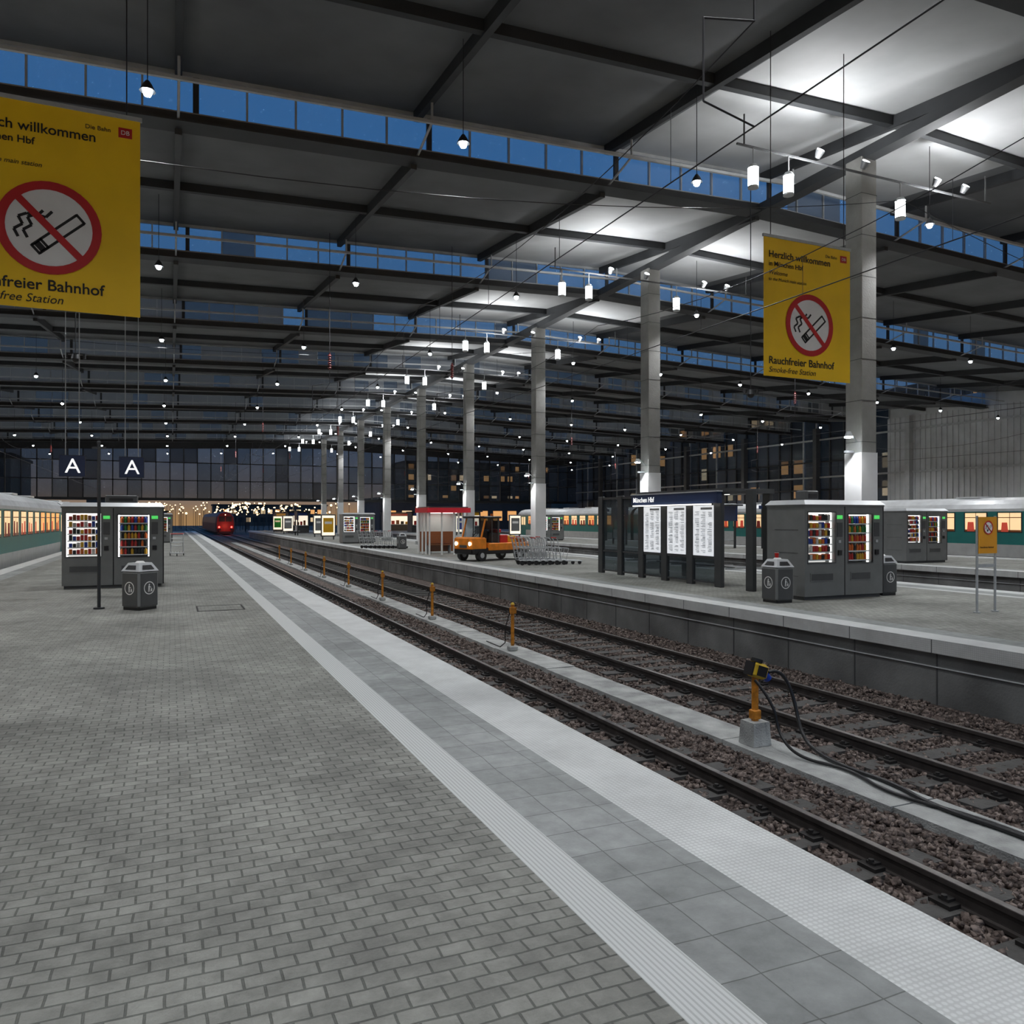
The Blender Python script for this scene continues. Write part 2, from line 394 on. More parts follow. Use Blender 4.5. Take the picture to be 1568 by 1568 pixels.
# ------------------------------------------------------------ walls
wf=MB(); y=YE
wf.box(XL,XR,y,y+.4,3.75,4.05,'frame')
for a,c in ((XL,RX),(RX,XR)):
    wf.hexa([(a,y,zb(a)-.6),(c,y,zb(c)-.6),(c,y+.3,zb(c)-.6),(a,y+.3,zb(a)-.6),(a,y,zb(a)+.5),(c,y,zb(c)+.5),(c,y+.3,zb(c)+.5),(a,y+.3,zb(a)+.5)],'frame')
x=XL; n=0
while x<XR-.1:
    x2=min(x+1.42,XR)
    for z0,z1 in ((4.05,6.0),(6.0,8.0),(8.0,zb((x+x2)/2)-.55)):
        wf.quad([(x,y+.15,z0),(x2,y+.15,z0),(x2,y+.15,z1),(x,y+.15,z1)],random.choice(['wg1','wg2','wg1','wg2','wg3']))
    wf.box(x-.05,x+.05,y-.1 if n%3==0 else y+.05,y+.25,4.05,zb(x)-.5,'frame' if n%3 else 'greyd'); x+=1.42; n+=1
for z in (6.0,8.0): wf.box(XL,XR,y+.05,y+.2,z-.05,z+.05,'frame')
wf.build('wall_far')
wr=MB(); zt=zb(XR)
wr.box(XR,XR+.3,-12,44,-.97,zt+1,'corr')
yy=-12
while yy<44:
    wr.box(XR-.06,XR,yy,yy+.22,2.4,zt,'corr'); yy+=.44
for z in (2.2,5.2,8.4): wr.box(XR-.14,XR,-12,95,z,z+.14,'pale')
for yy in (-4,5.2,14.4,23.6,32.8,42,51.2,60.4,69.6,78.8,88): wr.box(XR-.5,XR,yy-.2,yy+.2,-.97,zt,'pale' if yy<44 else 'greyd')
wr.box(XR,XR+.3,44,95.4,-.97,1.8,'frame')
yy=44
while yy<95:
    for z0,z1 in ((1.8,4.2),(4.2,6.6),(6.6,zt+1)):
        wr.quad([(XR+.1,yy,z0),(XR+.1,yy+1.5,z0),(XR+.1,yy+1.5,z1),(XR+.1,yy,z1)],random.choice(['wg1','wg2','wg2','wg3']))
    wr.box(XR,XR+.2,yy-.07,yy+.07,1.8,zt+1,'frame' if random.random()<.6 else 'pale'); yy+=1.5
for z in (4.2,6.6): wr.box(XR,XR+.15,44,95,z-.06,z+.06,'frame')
wr.build('wall_right')
wl=MB(); zt=zb(XL)
wl.box(XL-.3,XL,-12,95.4,-.97,3,'conc')
yy=-12
while yy<95:
    for z0,z1 in ((3,6),(6,zt+1)):
        wl.quad([(XL-.1,yy,z0),(XL-.1,yy+2,z0),(XL-.1,yy+2,z1),(XL-.1,yy,z1)],random.choice(['wg1','wg2','wg3']))
    wl.box(XL-.2,XL,yy-.07,yy+.07,3,zt+1,'frame'); yy+=2
wl.build('wall_left')

# ------------------------------------------------------------ columns with lamps
def light(name,kind,loc,power,col=(.97,.98,1),parent=None,size=.12,ang=130,rot=(0,0,0),blend=.6):
    l=D.lights.new(name,kind); l.energy=power; l.color=col; l.shadow_soft_size=size
    if kind=='SPOT': l.spot_size=math.radians(ang); l.spot_blend=blend
    o=D.objects.new(name,l); o.location=loc; o.rotation_euler=rot; C.collection.objects.link(o)
    if parent: o.parent=parent
    return o
cm=MB()
cm.cbox(-.25,.25,-.25,.25,0,10.50,.02,'conc_col')
z=.6
while z<10.3:
    cm.box(-.254,.254,-.254,.254,z,z+.012,'rib'); z+=1.0
cm.box(-.262,.262,-.262,.262,.05,3.35,'white')  # lower part of the shaft in a much paler colour
cm.box(-.32,.32,-.32,.32,0,.22,'conc')
cm.tube([(-.26,-.1,3.62),(-.62,-.25,3.80),(-.72,-.3,3.80)],.02,'steel',6)
cm.cyl((-.72,-.3,3.82),(-.72,-.3,3.70),.05,'steel',10,.10); cm.cyl((-.72,-.3,3.70),(-.72,-.3,3.67),.095,'e_lamp',10)
cm.box(-.5,-.26,-.05,.05,3.35,3.40,'steel')
colm=cm.mesh('column')
fm=MB()
fm.box(-4.2,4.0,-.02,.02,.60,.64,'greyd')
for x in (-3.75,-2.75,.75):
    fm.cyl((x,0,.0+.20),(x,0,.62),.015,'steel',6)
    fm.cyl((x,0,-.24),(x,0,.16),.115,'e_box',12); fm.cyl((x,0,.16),(x,0,.24),.13,'silver',10,.08)
    fm.cyl((x,0,-.28),(x,0,-.24),.12,'silver',10)
for x in (-2.0,-.6,1.8,2.8):
    fm.cyl((x,-.1,.66),(x,-.2,.80),.06,'greyd',10,.11); fm.cyl((x,-.2,.80),(x,-.21,.81),.09,'e_box',10)
for x in (-4.0,3.8): fm.cyl((x,0,.64),(x,0,1.3),.02,'greyd',6)
flm=fm.mesh('floodlight_cluster')
for n in range(-1,9):
    yc=14.2+9.2*n
    c=place(colm,'column',(RX,yc,0))
    if n<7: light('column_spotlight','SPOT',(-.72,-.3,3.62),120,parent=c,size=.06,ang=120)
    f=place(flm,'floodlight_cluster',(RX,yc-.5,9.3))
    for x in (-2.4,1.9):
        light('floodlight','SPOT',(x,-.3,.1),300,parent=f,size=.15,ang=165,rot=(math.pi,0,0),blend=.5)

# pendant downlights
pm=MB()
pm.cyl((0,0,.1),(0,0,.16),.07,'frame',10,.03); pm.cyl((0,0,0),(0,0,.1),.12,'frame',12,.07); pm.ball((0,0,-.02),.07,'e_lamp',8)
pm.cyl((0,0,.15),(0,0,1.9),.008,'frame',5)
pme=pm.mesh('pendant_lamp')
for j in range(-1,10):
    yy=4.2+9.2*j
    for i,x in enumerate((-15.9,-10.8,-5.6,-.3,4.85,10.,16.9,21.7,26.5,31.,36.,41.,46.)):
        z=zb(x)-1.75
        o=place(pme,'pendant_lamp',(x+random.uniform(-.08,.08),yy,z))
        if (yy<42) or (i+j)%2==0:
            light('downlight','SPOT',(0,0,-.12),570 if yy<42 else 1250,parent=o,size=.15,ang=140,blend=.8)

# ------------------------------------------------------------ banners
def nosmoke(b,cx,cz,R,y):
    b.discxz(cx,y,cz,R*.98,'signw')
    ang=math.radians(42); ca,sa=math.cos(ang),math.sin(ang)
    def P(a,c): return (cx+(a*ca-c*sa)*R,cz+(a*sa+c*ca)*R)
    t=.055*R
    for c0 in (-.30,-.08):
        b.barxz(P(-.52,c0),P(.62,c0),t,y-.003,'ink')
    for a0 in (-.52,-.30,.62): b.barxz(P(a0,-.32),P(a0,-.06),t,y-.003,'ink')
    b.barxz(P(-.41,-.30),P(-.41,-.08),.13*R,y-.003,'ink')
    for o in (0,.17):
        pts=[(-.58+o,-.26),(-.66+o,-.10),(-.50+o,.02),(-.58+o,.18),(-.42+o,.26),(-.24+o,.22),(-.12+o,.36)]
        for p,q in zip(pts[:-1],pts[1:]): b.barxz((cx+p[0]*R,cz+p[1]*R),(cx+q[0]*R,cz+q[1]*R),.06*R,y-.003,'ink')
    b.ringxz(cx,y-.006,cz,R*.82,R,'red')
    b.barxz((cx-.62*R,cz+.62*R),(cx+.62*R,cz-.62*R),.15*R,y-.006,'red')
bm=MB()
bm.box(0,2.0,0,.01,0,2.43,'yellow')
bm.box(-.02,2.02,-.012,.022,2.41,2.46,'steel'); 
for x in (.15,1.85): bm.cyl((x,.005,2.45),(x,.005,6.0),.008,'wire',5)
nosmoke(bm,1.03,.96,.55,-.004)
bm.box(1.76,1.91,-.006,0,2.18,2.30,'red')
bme=bm.mesh('hanging_banner')
for bx in (-2.35,9.41):
    o=place(bme,'hanging_banner',(bx,10.7,4.23))
    text(o,'Herzlich willkommen',.165,(.10,-.006,2.07),'ink',off=.0018)
    text(o,'in München Hbf',.12,(.10,-.006,1.92),'ink',off=.0012)
    text(o,'Welcome',.105,(.10,-.006,1.77),'ink',shear=.25)
    text(o,'to the Munich main station',.078,(.10,-.006,1.665),'ink',shear=.25)
    text(o,'Die Bahn',.075,(1.40,-.006,2.22),'ink')
    text(o,'DB',.075,(1.785,-.010,2.215),'signw')
    text(o,'Rauchfreier Bahnhof',.182,(.10,-.006,.22),'ink',off=.0022)
    text(o,'Smoke-free Station',.138,(.10,-.006,.07),'ink',shear=.25)
b=MB()
for x in (0,.50): b.cyl((x,0,0),(x,0,1.80),.022,'steel',8); b.cyl((x,0,0),(x,0,.02),.06,'steel',10)
b.box(.0,.50,-.040,-.025,1.10,1.78,'byel'); b.box(0,.5,-.01,.0,.84,.90,'steel')
nosmoke(b,.25,1.58,.13,-.045)
o=b.build('notice_board',(13.72,9.9,0)); text(o,'Rauchfreier Bahnhof',.045,(.03,-.045,1.2),'ink')

for sx in (-2.36,-1.12):
    b=MB(); b.box(0,.52,0,.06,0,.48,'navy'); b.box(-.01,.53,.005,.055,-.01,.49,'frame')
    for x in (.12,.40): b.cyl((x,.03,.48),(x,.03,zb(sx)-2.8),.010,'steel',5)
    o=b.build('platform_section_sign',(sx,20.7,2.73)); text(o,'A',.48,(.11,-.004,.08),'e_text')
b=MB(); b.cyl((0,0,0),(0,0,3.2),.032,'frame',10); b.cyl((0,0,0),(0,0,.03),.1,'frame',12); b.box(-.12,.12,-.02,.02,3.1,3.14,'frame'); b.ball((0,0,3.22),.04,'frame')
b.build('signal_pole',(-1.28,17.1,0))
for (x,y,z) in ((-2.2,22.4,5.75),(13.3,15.6,4.85)):
    b=MB(); b.cyl((0,0,.1),(0,0,zb(x)-z),.012,'frame',5); b.box(-.22,.22,-.02,.02,.12,.15,'frame')
    b.cyl((0,0,0),(0,0,.12),.11,'frame',12,.08); b.ball((0,0,0),.09,'black',12); b.cyl((-.2,0,.14),(-.2,0,.02),.035,'frame'); b.cyl((.2,0,.14),(.2,0,.02),.035,'frame')
    b.build('security_camera',(x,y,z))

# ------------------------------------------------------------ vending machines
def vending(seed):
    random.seed(seed); b=MB(); W,DP,H=2.28,1.15,2.15
    b.box(0,W,.30,DP,.08,H-.12,'grey'); b.box(.04,W-.04,.05,DP-.04,0,.08,'greyd')
    b.hexa([(-.04,-.05,H-.10),(W+.04,-.05,H-.10),(W+.04,DP+.03,H-.10),(-.04,DP+.03,H-.10),(.04,.06,H),(W-.04,.06,H),(W-.04,DP-.06,H),(.04,DP-.06,H)],'silver')
    b.box(-.02,W+.02,-.02,DP+.01,H-.14,H-.10,'grey')
    for u,(wx0,wx1,wz0,wz1) in enumerate(((.09,.86,.80,1.88),(1.24,1.96,.78,1.84))):
        x0=u*1.15; x1=x0+1.13
        b.box(x0,wx0,0,.30,.08,H-.14,'grey'); b.box(wx1,x1,0,.30,.08,H-.14,'grey')
        b.box(wx0,wx1,0,.30,.08,wz0,'grey'); b.box(wx0,wx1,0,.30,wz1,H-.14,'grey')
        b.box(wx0,wx1,.285,.295,wz0,wz1,'e_vend' if u==0 else 'p5')
        for q in (wx0+.002,wx1-.035): b.box(q,q+.033,.10,.14,wz0,wz1,'e_vend2')
        b.box(wx0+.04,wx1-.04,.08,.12,wz1-.03,wz1-.005,'e_vend2')
        ns=6 if u==0 else 5
        for s in range(ns):
            z=wz0+.05+s*(wz1-wz0-.06)/ns; sh=(wz1-wz0)/ns
            b.box(wx0+.02,wx1-.02,.06,.28,z,z+.012,'silver'); b.box(wx0+.02,wx1-.02,.055,.06,z-.012,z+.012,'signw')
            n=8; dx=(wx1-wx0-.10)/n
            for i in range(n):
                cx=wx0+.05+dx*(i+.5); k='p%d'%random.choice([0,1,4,5,5,6,3,7,0] if u==0 else ([5,5,0,1,7] if s<3 else [2,0,7,1,2,3]))
                if u==0:
                    hh=sh*random.uniform(.5,.8); b.cbox(cx-dx*.42,cx+dx*.42,.08,.20,z+.012,z+.012+hh,.008,k)
                else:
                    hh=sh*.60; b.cyl((cx,.13,z+.012),(cx,.13,z+hh),dx*.42,k,8); b.cyl((cx,.13,z+hh),(cx,.13,z+hh*1.3),dx*.36,k,8,dx*.14)
        b.quad([(wx0,.02,wz0),(wx1,.02,wz0),(wx1,.02,wz1),(wx0,.02,wz1)],'clear')
        for a,c,d,e in ((wx0-.02,wx0,wz0-.02,wz1+.02),(wx1,wx1+.02,wz0-.02,wz1+.02)): b.box(a,c,-.012,.02,d,e,'greyd')
        for d in (wz0-.02,wz1): b.box(wx0,wx1,-.012,.02,d,d+.02,'greyd')
        px=wx1+.05
        b.box(px,px+.15,-.012,0,1.74,1.82,'e_green'); b.box(px,px+.15,-.012,0,1.35,1.66,'greyd'); b.box(px+.03,px+.10,-.02,-.01,1.22,1.28,'silver')
        b.box(px+.02,px+.12,-.03,0,.95,1.06,'black')
        b.box(wx0+.06,wx1-.06,-.014,0,.40,.58,'grey'); b.box(wx0+.08,wx1-.08,-.018,-.012,.42,.56,'greyd')
        b.box(x1-.006,x1+.02,-.004,.2,.08,H-.14,'black')
    for z in (.5,1.0,1.5): b.box(-.006,0,.2,.9,z,z+.012,'greyd')
    return b.mesh('vending_machine')
vm_=vending(3); vm2=vending(9)
VP=[((12.36,12.8,0),vm_),((-2.47,22.1,0),vm2),((11.0,55,0),vm_),((26.3,21.9,0),vm2),((26.6,56,0),vm_),((45.2,30,0),vm_),((-2.2,62,0),vm_)]
for p,me in VP:
    place(me,'vending_machine',p)
b=MB(); b.cbox(0,.35,0,.35,0,.22,.02,'greyd'); b.box(.05,.3,-.01,.02,.05,.15,'black'); b.build('roof_vent_unit',(12.9,13.3,2.15))
b=MB(); b.cbox(0,.75,0,.5,0,.2,.02,'greyd'); b.box(.1,.65,-.01,.02,.05,.12,'black'); b.build('roof_vent_unit',(-1.55,22.5,2.15))

# ------------------------------------------------------------ litter bins
def picto(b,cx,cz,R,y,T):
    b.ringxz(cx,y,cz,R*.86,R,'signw',28,T)
    b.discxz(cx+.0*R,y,cz+.50*R,R*.13,'signw',14,T)
    b.barxz((cx-.05*R,cz+.35*R),(cx-.05*R,cz-.10*R),.24*R,y,'signw',T)
    b.barxz((cx-.10*R,cz-.05*R),(cx-.16*R,cz-.60*R),.12*R,y,'signw',T); b.barxz((cx+.02*R,cz-.05*R),(cx+.10*R,cz-.60*R),.12*R,y,'signw',T)
    b.barxz((cx+.02*R,cz+.25*R),(cx+.38*R,cz+.02*R),.10*R,y,'signw',T)
    b.barxz((cx+.42*R,cz-.10*R),(cx+.42*R,cz-.55*R),.24*R,y,'signw',T)
def bin_mesh():
    b=MB(); w=.235
    b.box(-w+.03,w-.03,-w+.03,w-.03,0,.06,'black'); b.cbox(-w,w,-w,w,.05,.74,.03,'grey')
    b.hexa([(-w,-w,.74),(w,-w,.74),(w,w,.74),(-w,w,.74),(-w*.62,-w*.62,.90),(w*.62,-w*.62,.90),(w*.62,w*.62,.90),(-w*.62,w*.62,.90)],'silver')
    b.cyl((0,0,.90),(0,0,.93),.09,'signw',14,.06)
    for r in range(4):
        T=Matrix.Rotation(r*math.pi/2,4,'Z')
        b.quad([(-.14,-w*.93-.006,.775),(.14,-w*.93-.006,.775),(.10,-w*.74-.006,.855),(-.10,-w*.74-.006,.855)],'black',T)
        b.box(-.19,.19,-w-.006,-w,.08,.70,'greyd',T); picto(b,0,.42,.125,-w-.010,T)
    return b.mesh('litter_bin')
lb=bin_mesh()
for p,r in (((-.55,16.75,0),math.radians(43)),((11.66,12.85,0),0.),((15.0,13.15,0),0.),((30.0,19.2,0),0.),((12.2,44,0),0.)):
    place(lb,'litter_bin',p,r)
b=MB(); b.cyl((0,0,0),(0,0,.10),.035,'p0',12,.045); b.cyl((0,0,.10),(0,0,.105),.047,'signw',12); b.build('paper_cup',(11.64,12.85,.931))

# ------------------------------------------------------------ shelter / information wall
b=MB(); X0=12.8
ys=[15.0+1.19*i for i in range(7)]
for i,y in enumerate(ys):
    b.cbox(X0-.06,X0+.06,y-.13,y+.13,0,2.45,.01,'post')
    if i in (0,1,4,5,6): b.cbox(X0+1.5,X0+1.62,y-.13,y+.13,0,2.45,.01,'post')
b.box(X0-.22,X0-.07,16.0,20.0,2.14,2.44,'navy'); b.box(X0-.06,X0+1.62,16.0,19.8,2.40,2.52,'post')
b.box(X0-.24,X0-.06,15.98,20.02,2.43,2.46,'silver')
random.seed(11)
for i in range(1,6):
    y0=ys[i]+.14; y1=ys[i+1]-.14
    if i in (1,2,3):
        b.box(X0-.04,X0+.04,y0,y1,.74,2.12,'post'); b.box(X0-.055,X0-.041,y0+.03,y1-.03,.78,2.09,'e_poster')
        for c in range(3):
            zz=.86
            while zz<1.95:
                hh=random.uniform(.02,.045)
                yy=y0+.09+c*.265; e1=.2*random.uniform(.5,1)
                if random.random()<.85: b.quad([(X0-.058,yy,zz),(X0-.058,yy+e1,zz),(X0-.058,yy+e1,zz+.012),(X0-.058,yy,zz+.012)],'print')
                zz+=hh
        b.quad([(X0-.058,y0+.08,1.98),(X0-.058,y1-.35,1.98),(X0-.058,y1-.35,2.04),(X0-.058,y0+.08,2.04)],'print')
    b.box(X0-.012,X0+.012,y0,y1,.12,.70,'tint'); b.box(X0-.03,X0+.03,y0,y1,.08,.12,'post'); b.box(X0-.03,X0+.03,y0,y1,.70,.74,'post')
    if i in (4,5): b.box(X0-.012,X0+.012,y0,y1,.74,2.35,'tint')
b.box(X0-.04,X0+.04,ys[0],ys[6],2.36,2.42,'post')
for y in ys[1:6]: b.box(X0+.2,X0+1.4,y-.02,y+.02,.44,.48,'steel')
b.box(X0+.5,X0+.95,ys[1],ys[4],.46,.50,'steel')
b.box(X0+.3,X0+.5,16.4,19.4,2.37,2.40,'e_shel')
b.box(X0-.30,X0-.24,16.2,19.8,2.10,2.13,'e_shel')
o=b.build('platform_shelter')
text(o,'München Hbf',.20,(X0-.225,19.9,2.22),'e_text',rot=(math.pi/2,0,-math.pi/2),off=.002)

# red-topped glass waiting room
b=MB(); WD=1.75
for x in (0,.62,1.24,1.9):
    for y in (0,WD): b.box(x-.035,x+.035,y-.035,y+.035,0,2.2,'signw')
for y in (.58,1.17):
    for x in (0,1.9): b.box(x-.035,x+.035,y-.035,y+.035,0,2.2,'signw')
b.box(-.15,2.05,-.15,WD+.15,2.04,2.27,'red2'); b.box(-.05,1.95,-.05,WD+.05,2.26,2.32,'greyd'); b.box(.4,1.5,.3,1.4,2.01,2.035,'e_shel')
for (p,q) in (((0,0),(1.9,0)),((0,WD),(1.9,WD)),((0,0),(0,WD)),((1.9,0),(1.9,WD))):
    b.quad([(p[0],p[1],.1),(q[0],q[1],.1),(q[0],q[1],2.05),(p[0],p[1],2.05)],'clear')
b.box(.3,1.6,1.25,1.65,.42,.47,'p6'); b.box(.3,1.6,1.60,1.65,.5,.9,'p6')
for x in (.4,1.5): b.box(x-.03,x+.03,1.3,1.6,0,.42,'steel')
b.box(.04,1.86,WD-.08,WD-.04,1.1,2.03,'signw'); b.box(.04,1.86,WD-.08,WD-.04,.1,1.1,'p6')
b.build('waiting_shelter',(11.35,36.0,0))
# ------------------------------------------------------------ electric tug
b=MB(); RL=1.95
b.cbox(-.62,.62,-1.3,RL,.28,.55,.04,'black')
b.cbox(-.62,.62,-1.32,-.55,.45,.98,.06,'orange'); b.box(-.5,.5,-1.34,-1.30,.34,.46,'black')
b.cbox(-.64,.64,-.5,RL,.42,.74,.03,'orange')
for x in (-.42,.42): b.cyl((x,-1.345,.72),(x,-1.30,.72),.085,'e_head',14); b.ringxz(x,-1.35,.72,.085,.11,'black',16)
b.box(-.22,.22,-1.335,-1.3,.55,.66,'greyd')
for x in (-.58,.58):
    b.tube([(x,-.85,.95),(x,-.62,1.76)],.04,'orange',6); b.tube([(x,.12,.7),(x,.12,1.76)],.04,'greyd',6)
    b.tube([(x,-.25,.5),(x,-.25,1.76)],.02,'greyd',6)
b.cbox(-.66,.66,-.78,.26,1.75,1.85,.03,'black')
b.quad([(-.55,-.84,.98),(.55,-.84,.98),(.55,-.63,1.74),(-.55,-.63,1.74)],'tint')
b.box(-.55,.55,.10,.13,.74,1.15,'greyd'); b.box(-.55,.55,.11,.12,1.15,1.75,'tint')
b.cbox(-.4,.0,-.25,.08,.72,.84,.03,'black'); b.cbox(-.4,.0,.0,.08,.84,1.25,.03,'black')
b.tube([(-.2,-.68,.95),(-.2,-.48,1.12)],.02,'black'); 
for i in range(12):
    t=i*math.pi/6; u=(i+1)*math.pi/6
    b.cyl((-.2+.15*math.cos(t),-.48+.06*math.sin(t),1.12+.12*math.sin(t)),(-.2+.15*math.cos(u),-.48+.06*math.sin(u),1.12+.12*math.sin(u)),.012,'black',5)
for x in (-.56,.56):
    for y in (-.85,1.35):
        b.cyl((x-.09,y,.24),(x+.09,y,.24),.24,'black',18); b.cyl((x-.10,y,.24),(x+.10,y,.24),.11,'silver',12)
b.cbox(-.5,.0,.35,.8,.74,1.15,.02,'p2'); b.cbox(.05,.5,.3,.75,.74,1.06,.02,'p0'); b.cbox(-.35,.4,.85,1.3,.74,1.02,.02,'p1'); b.cbox(-.3,.1,.4,.75,1.15,1.30,.02,'p0'); b.cbox(-.5,.5,1.4,1.85,.74,.92,.02,'p6')
b.cyl((.5,-.2,1.85),(.5,-.2,1.95),.05,'p7',10)
hd=math.atan2(-.36,-.93)
b.build('baggage_tug',(12.2,30.7,0),rz=hd+math.pi/2)

# ------------------------------------------------------------ luggage trolleys
def trolley_row(n,name,loc,rz):
    b=MB()
    for i in range(n):
        y=i*.27; k='steel'
        for x in (-.28,.28):
            b.tube([(x,y-.45,.14),(x,y+.40,.18),(x,y+.55,.95),(x,y+.62,1.02)],.018,k,5)
            b.cyl((x*1.05-.02,y+.30,.09),(x*1.05+.02,y+.30,.09),.09,'black',10)
        b.cyl((-.02,y-.42,.07),(.02,y-.42,.07),.07,'black',10)
        b.cyl((-.30,y+.62,1.02),(.30,y+.62,1.02),.022,'p0' if i%3==0 else k,6)
        for z in (.45,.62,.80): b.cyl((-.28,y+.40+.15*(z-.18)/.77,z),(.28,y+.40+.15*(z-.18)/.77,z),.010,k,4)
        for x in (-.18,-.06,.06,.18): b.cyl((x,y-.44,.15),(x,y+.40,.19),.010,k,4)
        b.cyl((-.28,y-.45,.14),(.28,y-.45,.14),.014,k,5)
        b.tube([(-.26,y+.1,.62),(.26,y+.1,.62)],.012,k,4)
        for x in (-.26,.26): b.tube([(x,y+.1,.62),(x,y+.48,.66)],.012,k,4); b.tube([(x,y+.1,.62),(x,y+.2,.17)],.010,k,4)
    return b.build(name,loc,rz)
trolley_row(7,'luggage_trolley_row',(13.95,26.6,0),math.radians(80))
trolley_row(5,'luggage_trolley_row',(14.0,28.1,0),math.radians(80))
trolley_row(8,'luggage_trolley_row',(12.3,44.8,0),math.radians(60))
trolley_row(2,'luggage_trolley_row',(.25,40,0),math.radians(0))

# ------------------------------------------------------------ track posts, cables
for i,y in enumerate([14.34+5.25*k for k in range(8)]):
    b=MB(); b.cyl((0,0,.01),(0,0,.92),.035,'postor',10); b.cbox(-.09,.09,-.09,.09,0,.10,.02,'strip')
    b.cyl((0,0,.92),(0,0,.96),.045,'yelbox',10,.02); b.box(-.06,.06,-.06,.02,.74,.86,'postor')
    b.tube([(-.04,0,.82),(-.14,.05,.45),(-.12,.1,.15),(-.1,.4,.02),(-.08,1.2,.02)],.012,'black',5)
    b.build('track_post',(6.25,y,-.885))
b=MB()
b.hexa([(-.13,-.13,0),(.13,-.13,0),(.13,.13,0),(-.13,.13,0),(-.115,-.115,.27),(.115,-.115,.27),(.115,.115,.27),(-.115,.115,.27)],'strip')
b.cyl((0,0,.27),(0,0,.80),.04,'postor',12); b.cbox(-.055,.055,-.05,.05,.29,.40,.01,'postor')
T=Matrix.Translation((0.02,0,.86))@Matrix.Rotation(math.radians(18),4,'Y')
b.cbox(-.11,.13,-.08,.08,-.09,.09,.03,'yelbox',T); b.box(-.12,-.10,-.07,.07,-.08,.08,'black',T); b.cyl((.13,0,-.02),(.20,0,-.06),.05,'p3',10,T=T)
b.box(-.05,.09,-.085,-.075,-.06,.06,'black',T); b.cyl((-.03,0,.09),(-.03,0,.13),.07,'black',12,T=T)
b.build('power_connection_post',(6.27,7.28,-.885))
def cable(name,pts,r,mat,bez=True):
    cu=D.curves.new(name,'CURVE'); cu.dimensions='3D'; cu.bevel_depth=r; cu.bevel_resolution=2; cu.resolution_u=10
    sp=cu.splines.new('NURBS' if bez else 'POLY'); sp.points.add(len(pts)-1)
    for p,q in zip(sp.points,pts): p.co=(*q,1)
    if bez: sp.use_endpoint_u=True; sp.order_u=3
    cu.materials.append(M[mat]); o=D.objects.new(name,cu); C.collection.objects.link(o); return o
cable('power_cable',[(6.45,7.26,-.06),(6.60,7.24,-.02),(6.72,7.15,-.30),(6.70,7.0,-.75),(6.62,6.7,-.86),(6.5,6.2,-.865),(6.55,5.6,-.865),(6.35,5.0,-.865),(6.45,4.2,-.865),(6.3,3.2,-.865),(6.35,1.5,-.865)],.022,'black')
cable('power_cable',[(6.2,7.20,-.12),(6.3,7.0,-.35),(6.32,6.95,-.7),(6.28,6.6,-.865),(6.50,6.1,-.865),(6.25,5.4,-.865),(6.5,4.6,-.865),(6.4,3.6,-.865),(6.2,2.6,-.865)],.018,'black')
b=MB(); b.box(0,.8,0,.9,0,.004,'paver')
for a in ((-.03,.83,-.03,0),(-.03,.83,.9,.93),(-.03,0,0,.9),(.8,.83,0,.9)): b.box(a[0],a[1],a[2],a[3],0,.008,'fast')
b.build('inspection_cover',(.48,15.9,0))

# ------------------------------------------------------------ catenary
def catenary(x):
    b=MB(); zc,zm=4.9,5.75
    b.cyl((x,-8,zc),(x,94,zc),.008,'wire',4)
    for k in range(9):
        ya=14.2+9.2*(k-1); yb_=ya+9.2
        N=8
        for i in range(N):
            t0=i/N;t1=(i+1)/N; f=lambda t: zm-.35*4*t*(1-t)
            b.cyl((x,ya+(yb_-ya)*t0,f(t0)),(x,ya+(yb_-ya)*t1,f(t1)),.007,'wire',4)
            if i%2==1: b.cyl((x,ya+(yb_-ya)*t0,f(t0)),(x,ya+(yb_-ya)*t0,zc),.004,'wire',4)
        if k%2==0:
            b.cyl((x,ya,zm),(x,ya,zb(x)-.1),.010,'wire',5)
            for q in range(6): b.cyl((x,ya,zm+.45+q*.07),(x,ya,zm+.50+q*.07),.065,'insul',10,.03)
            b.cyl((x,ya,zm+.4),(x,ya,zm+.9),.025,'insul',8)
            b.tube([(x,ya,zm),(x-.5,ya,zm-.1),(x-.5,ya,zc+.1),(x,ya,zc)],.010,'wire',4)
    b.build('overhead_line')
for x in (4.3,8.12,-7.35,22.1,36.2): catenary(x)
for (ya,za,zm_) in ((13.0,9.1,7.1),(31.5,9.2,8.0),(50,9.2,8.2)):
    pts=[(XL+.1+ (XR-XL-.2)*t, ya, (za-(za-zm_)*4*(((t*2)%1))*(1-((t*2)%1)))) for t in [i/40 for i in range(41)]]
    cable('span_wire',pts,.008,'wire',False)

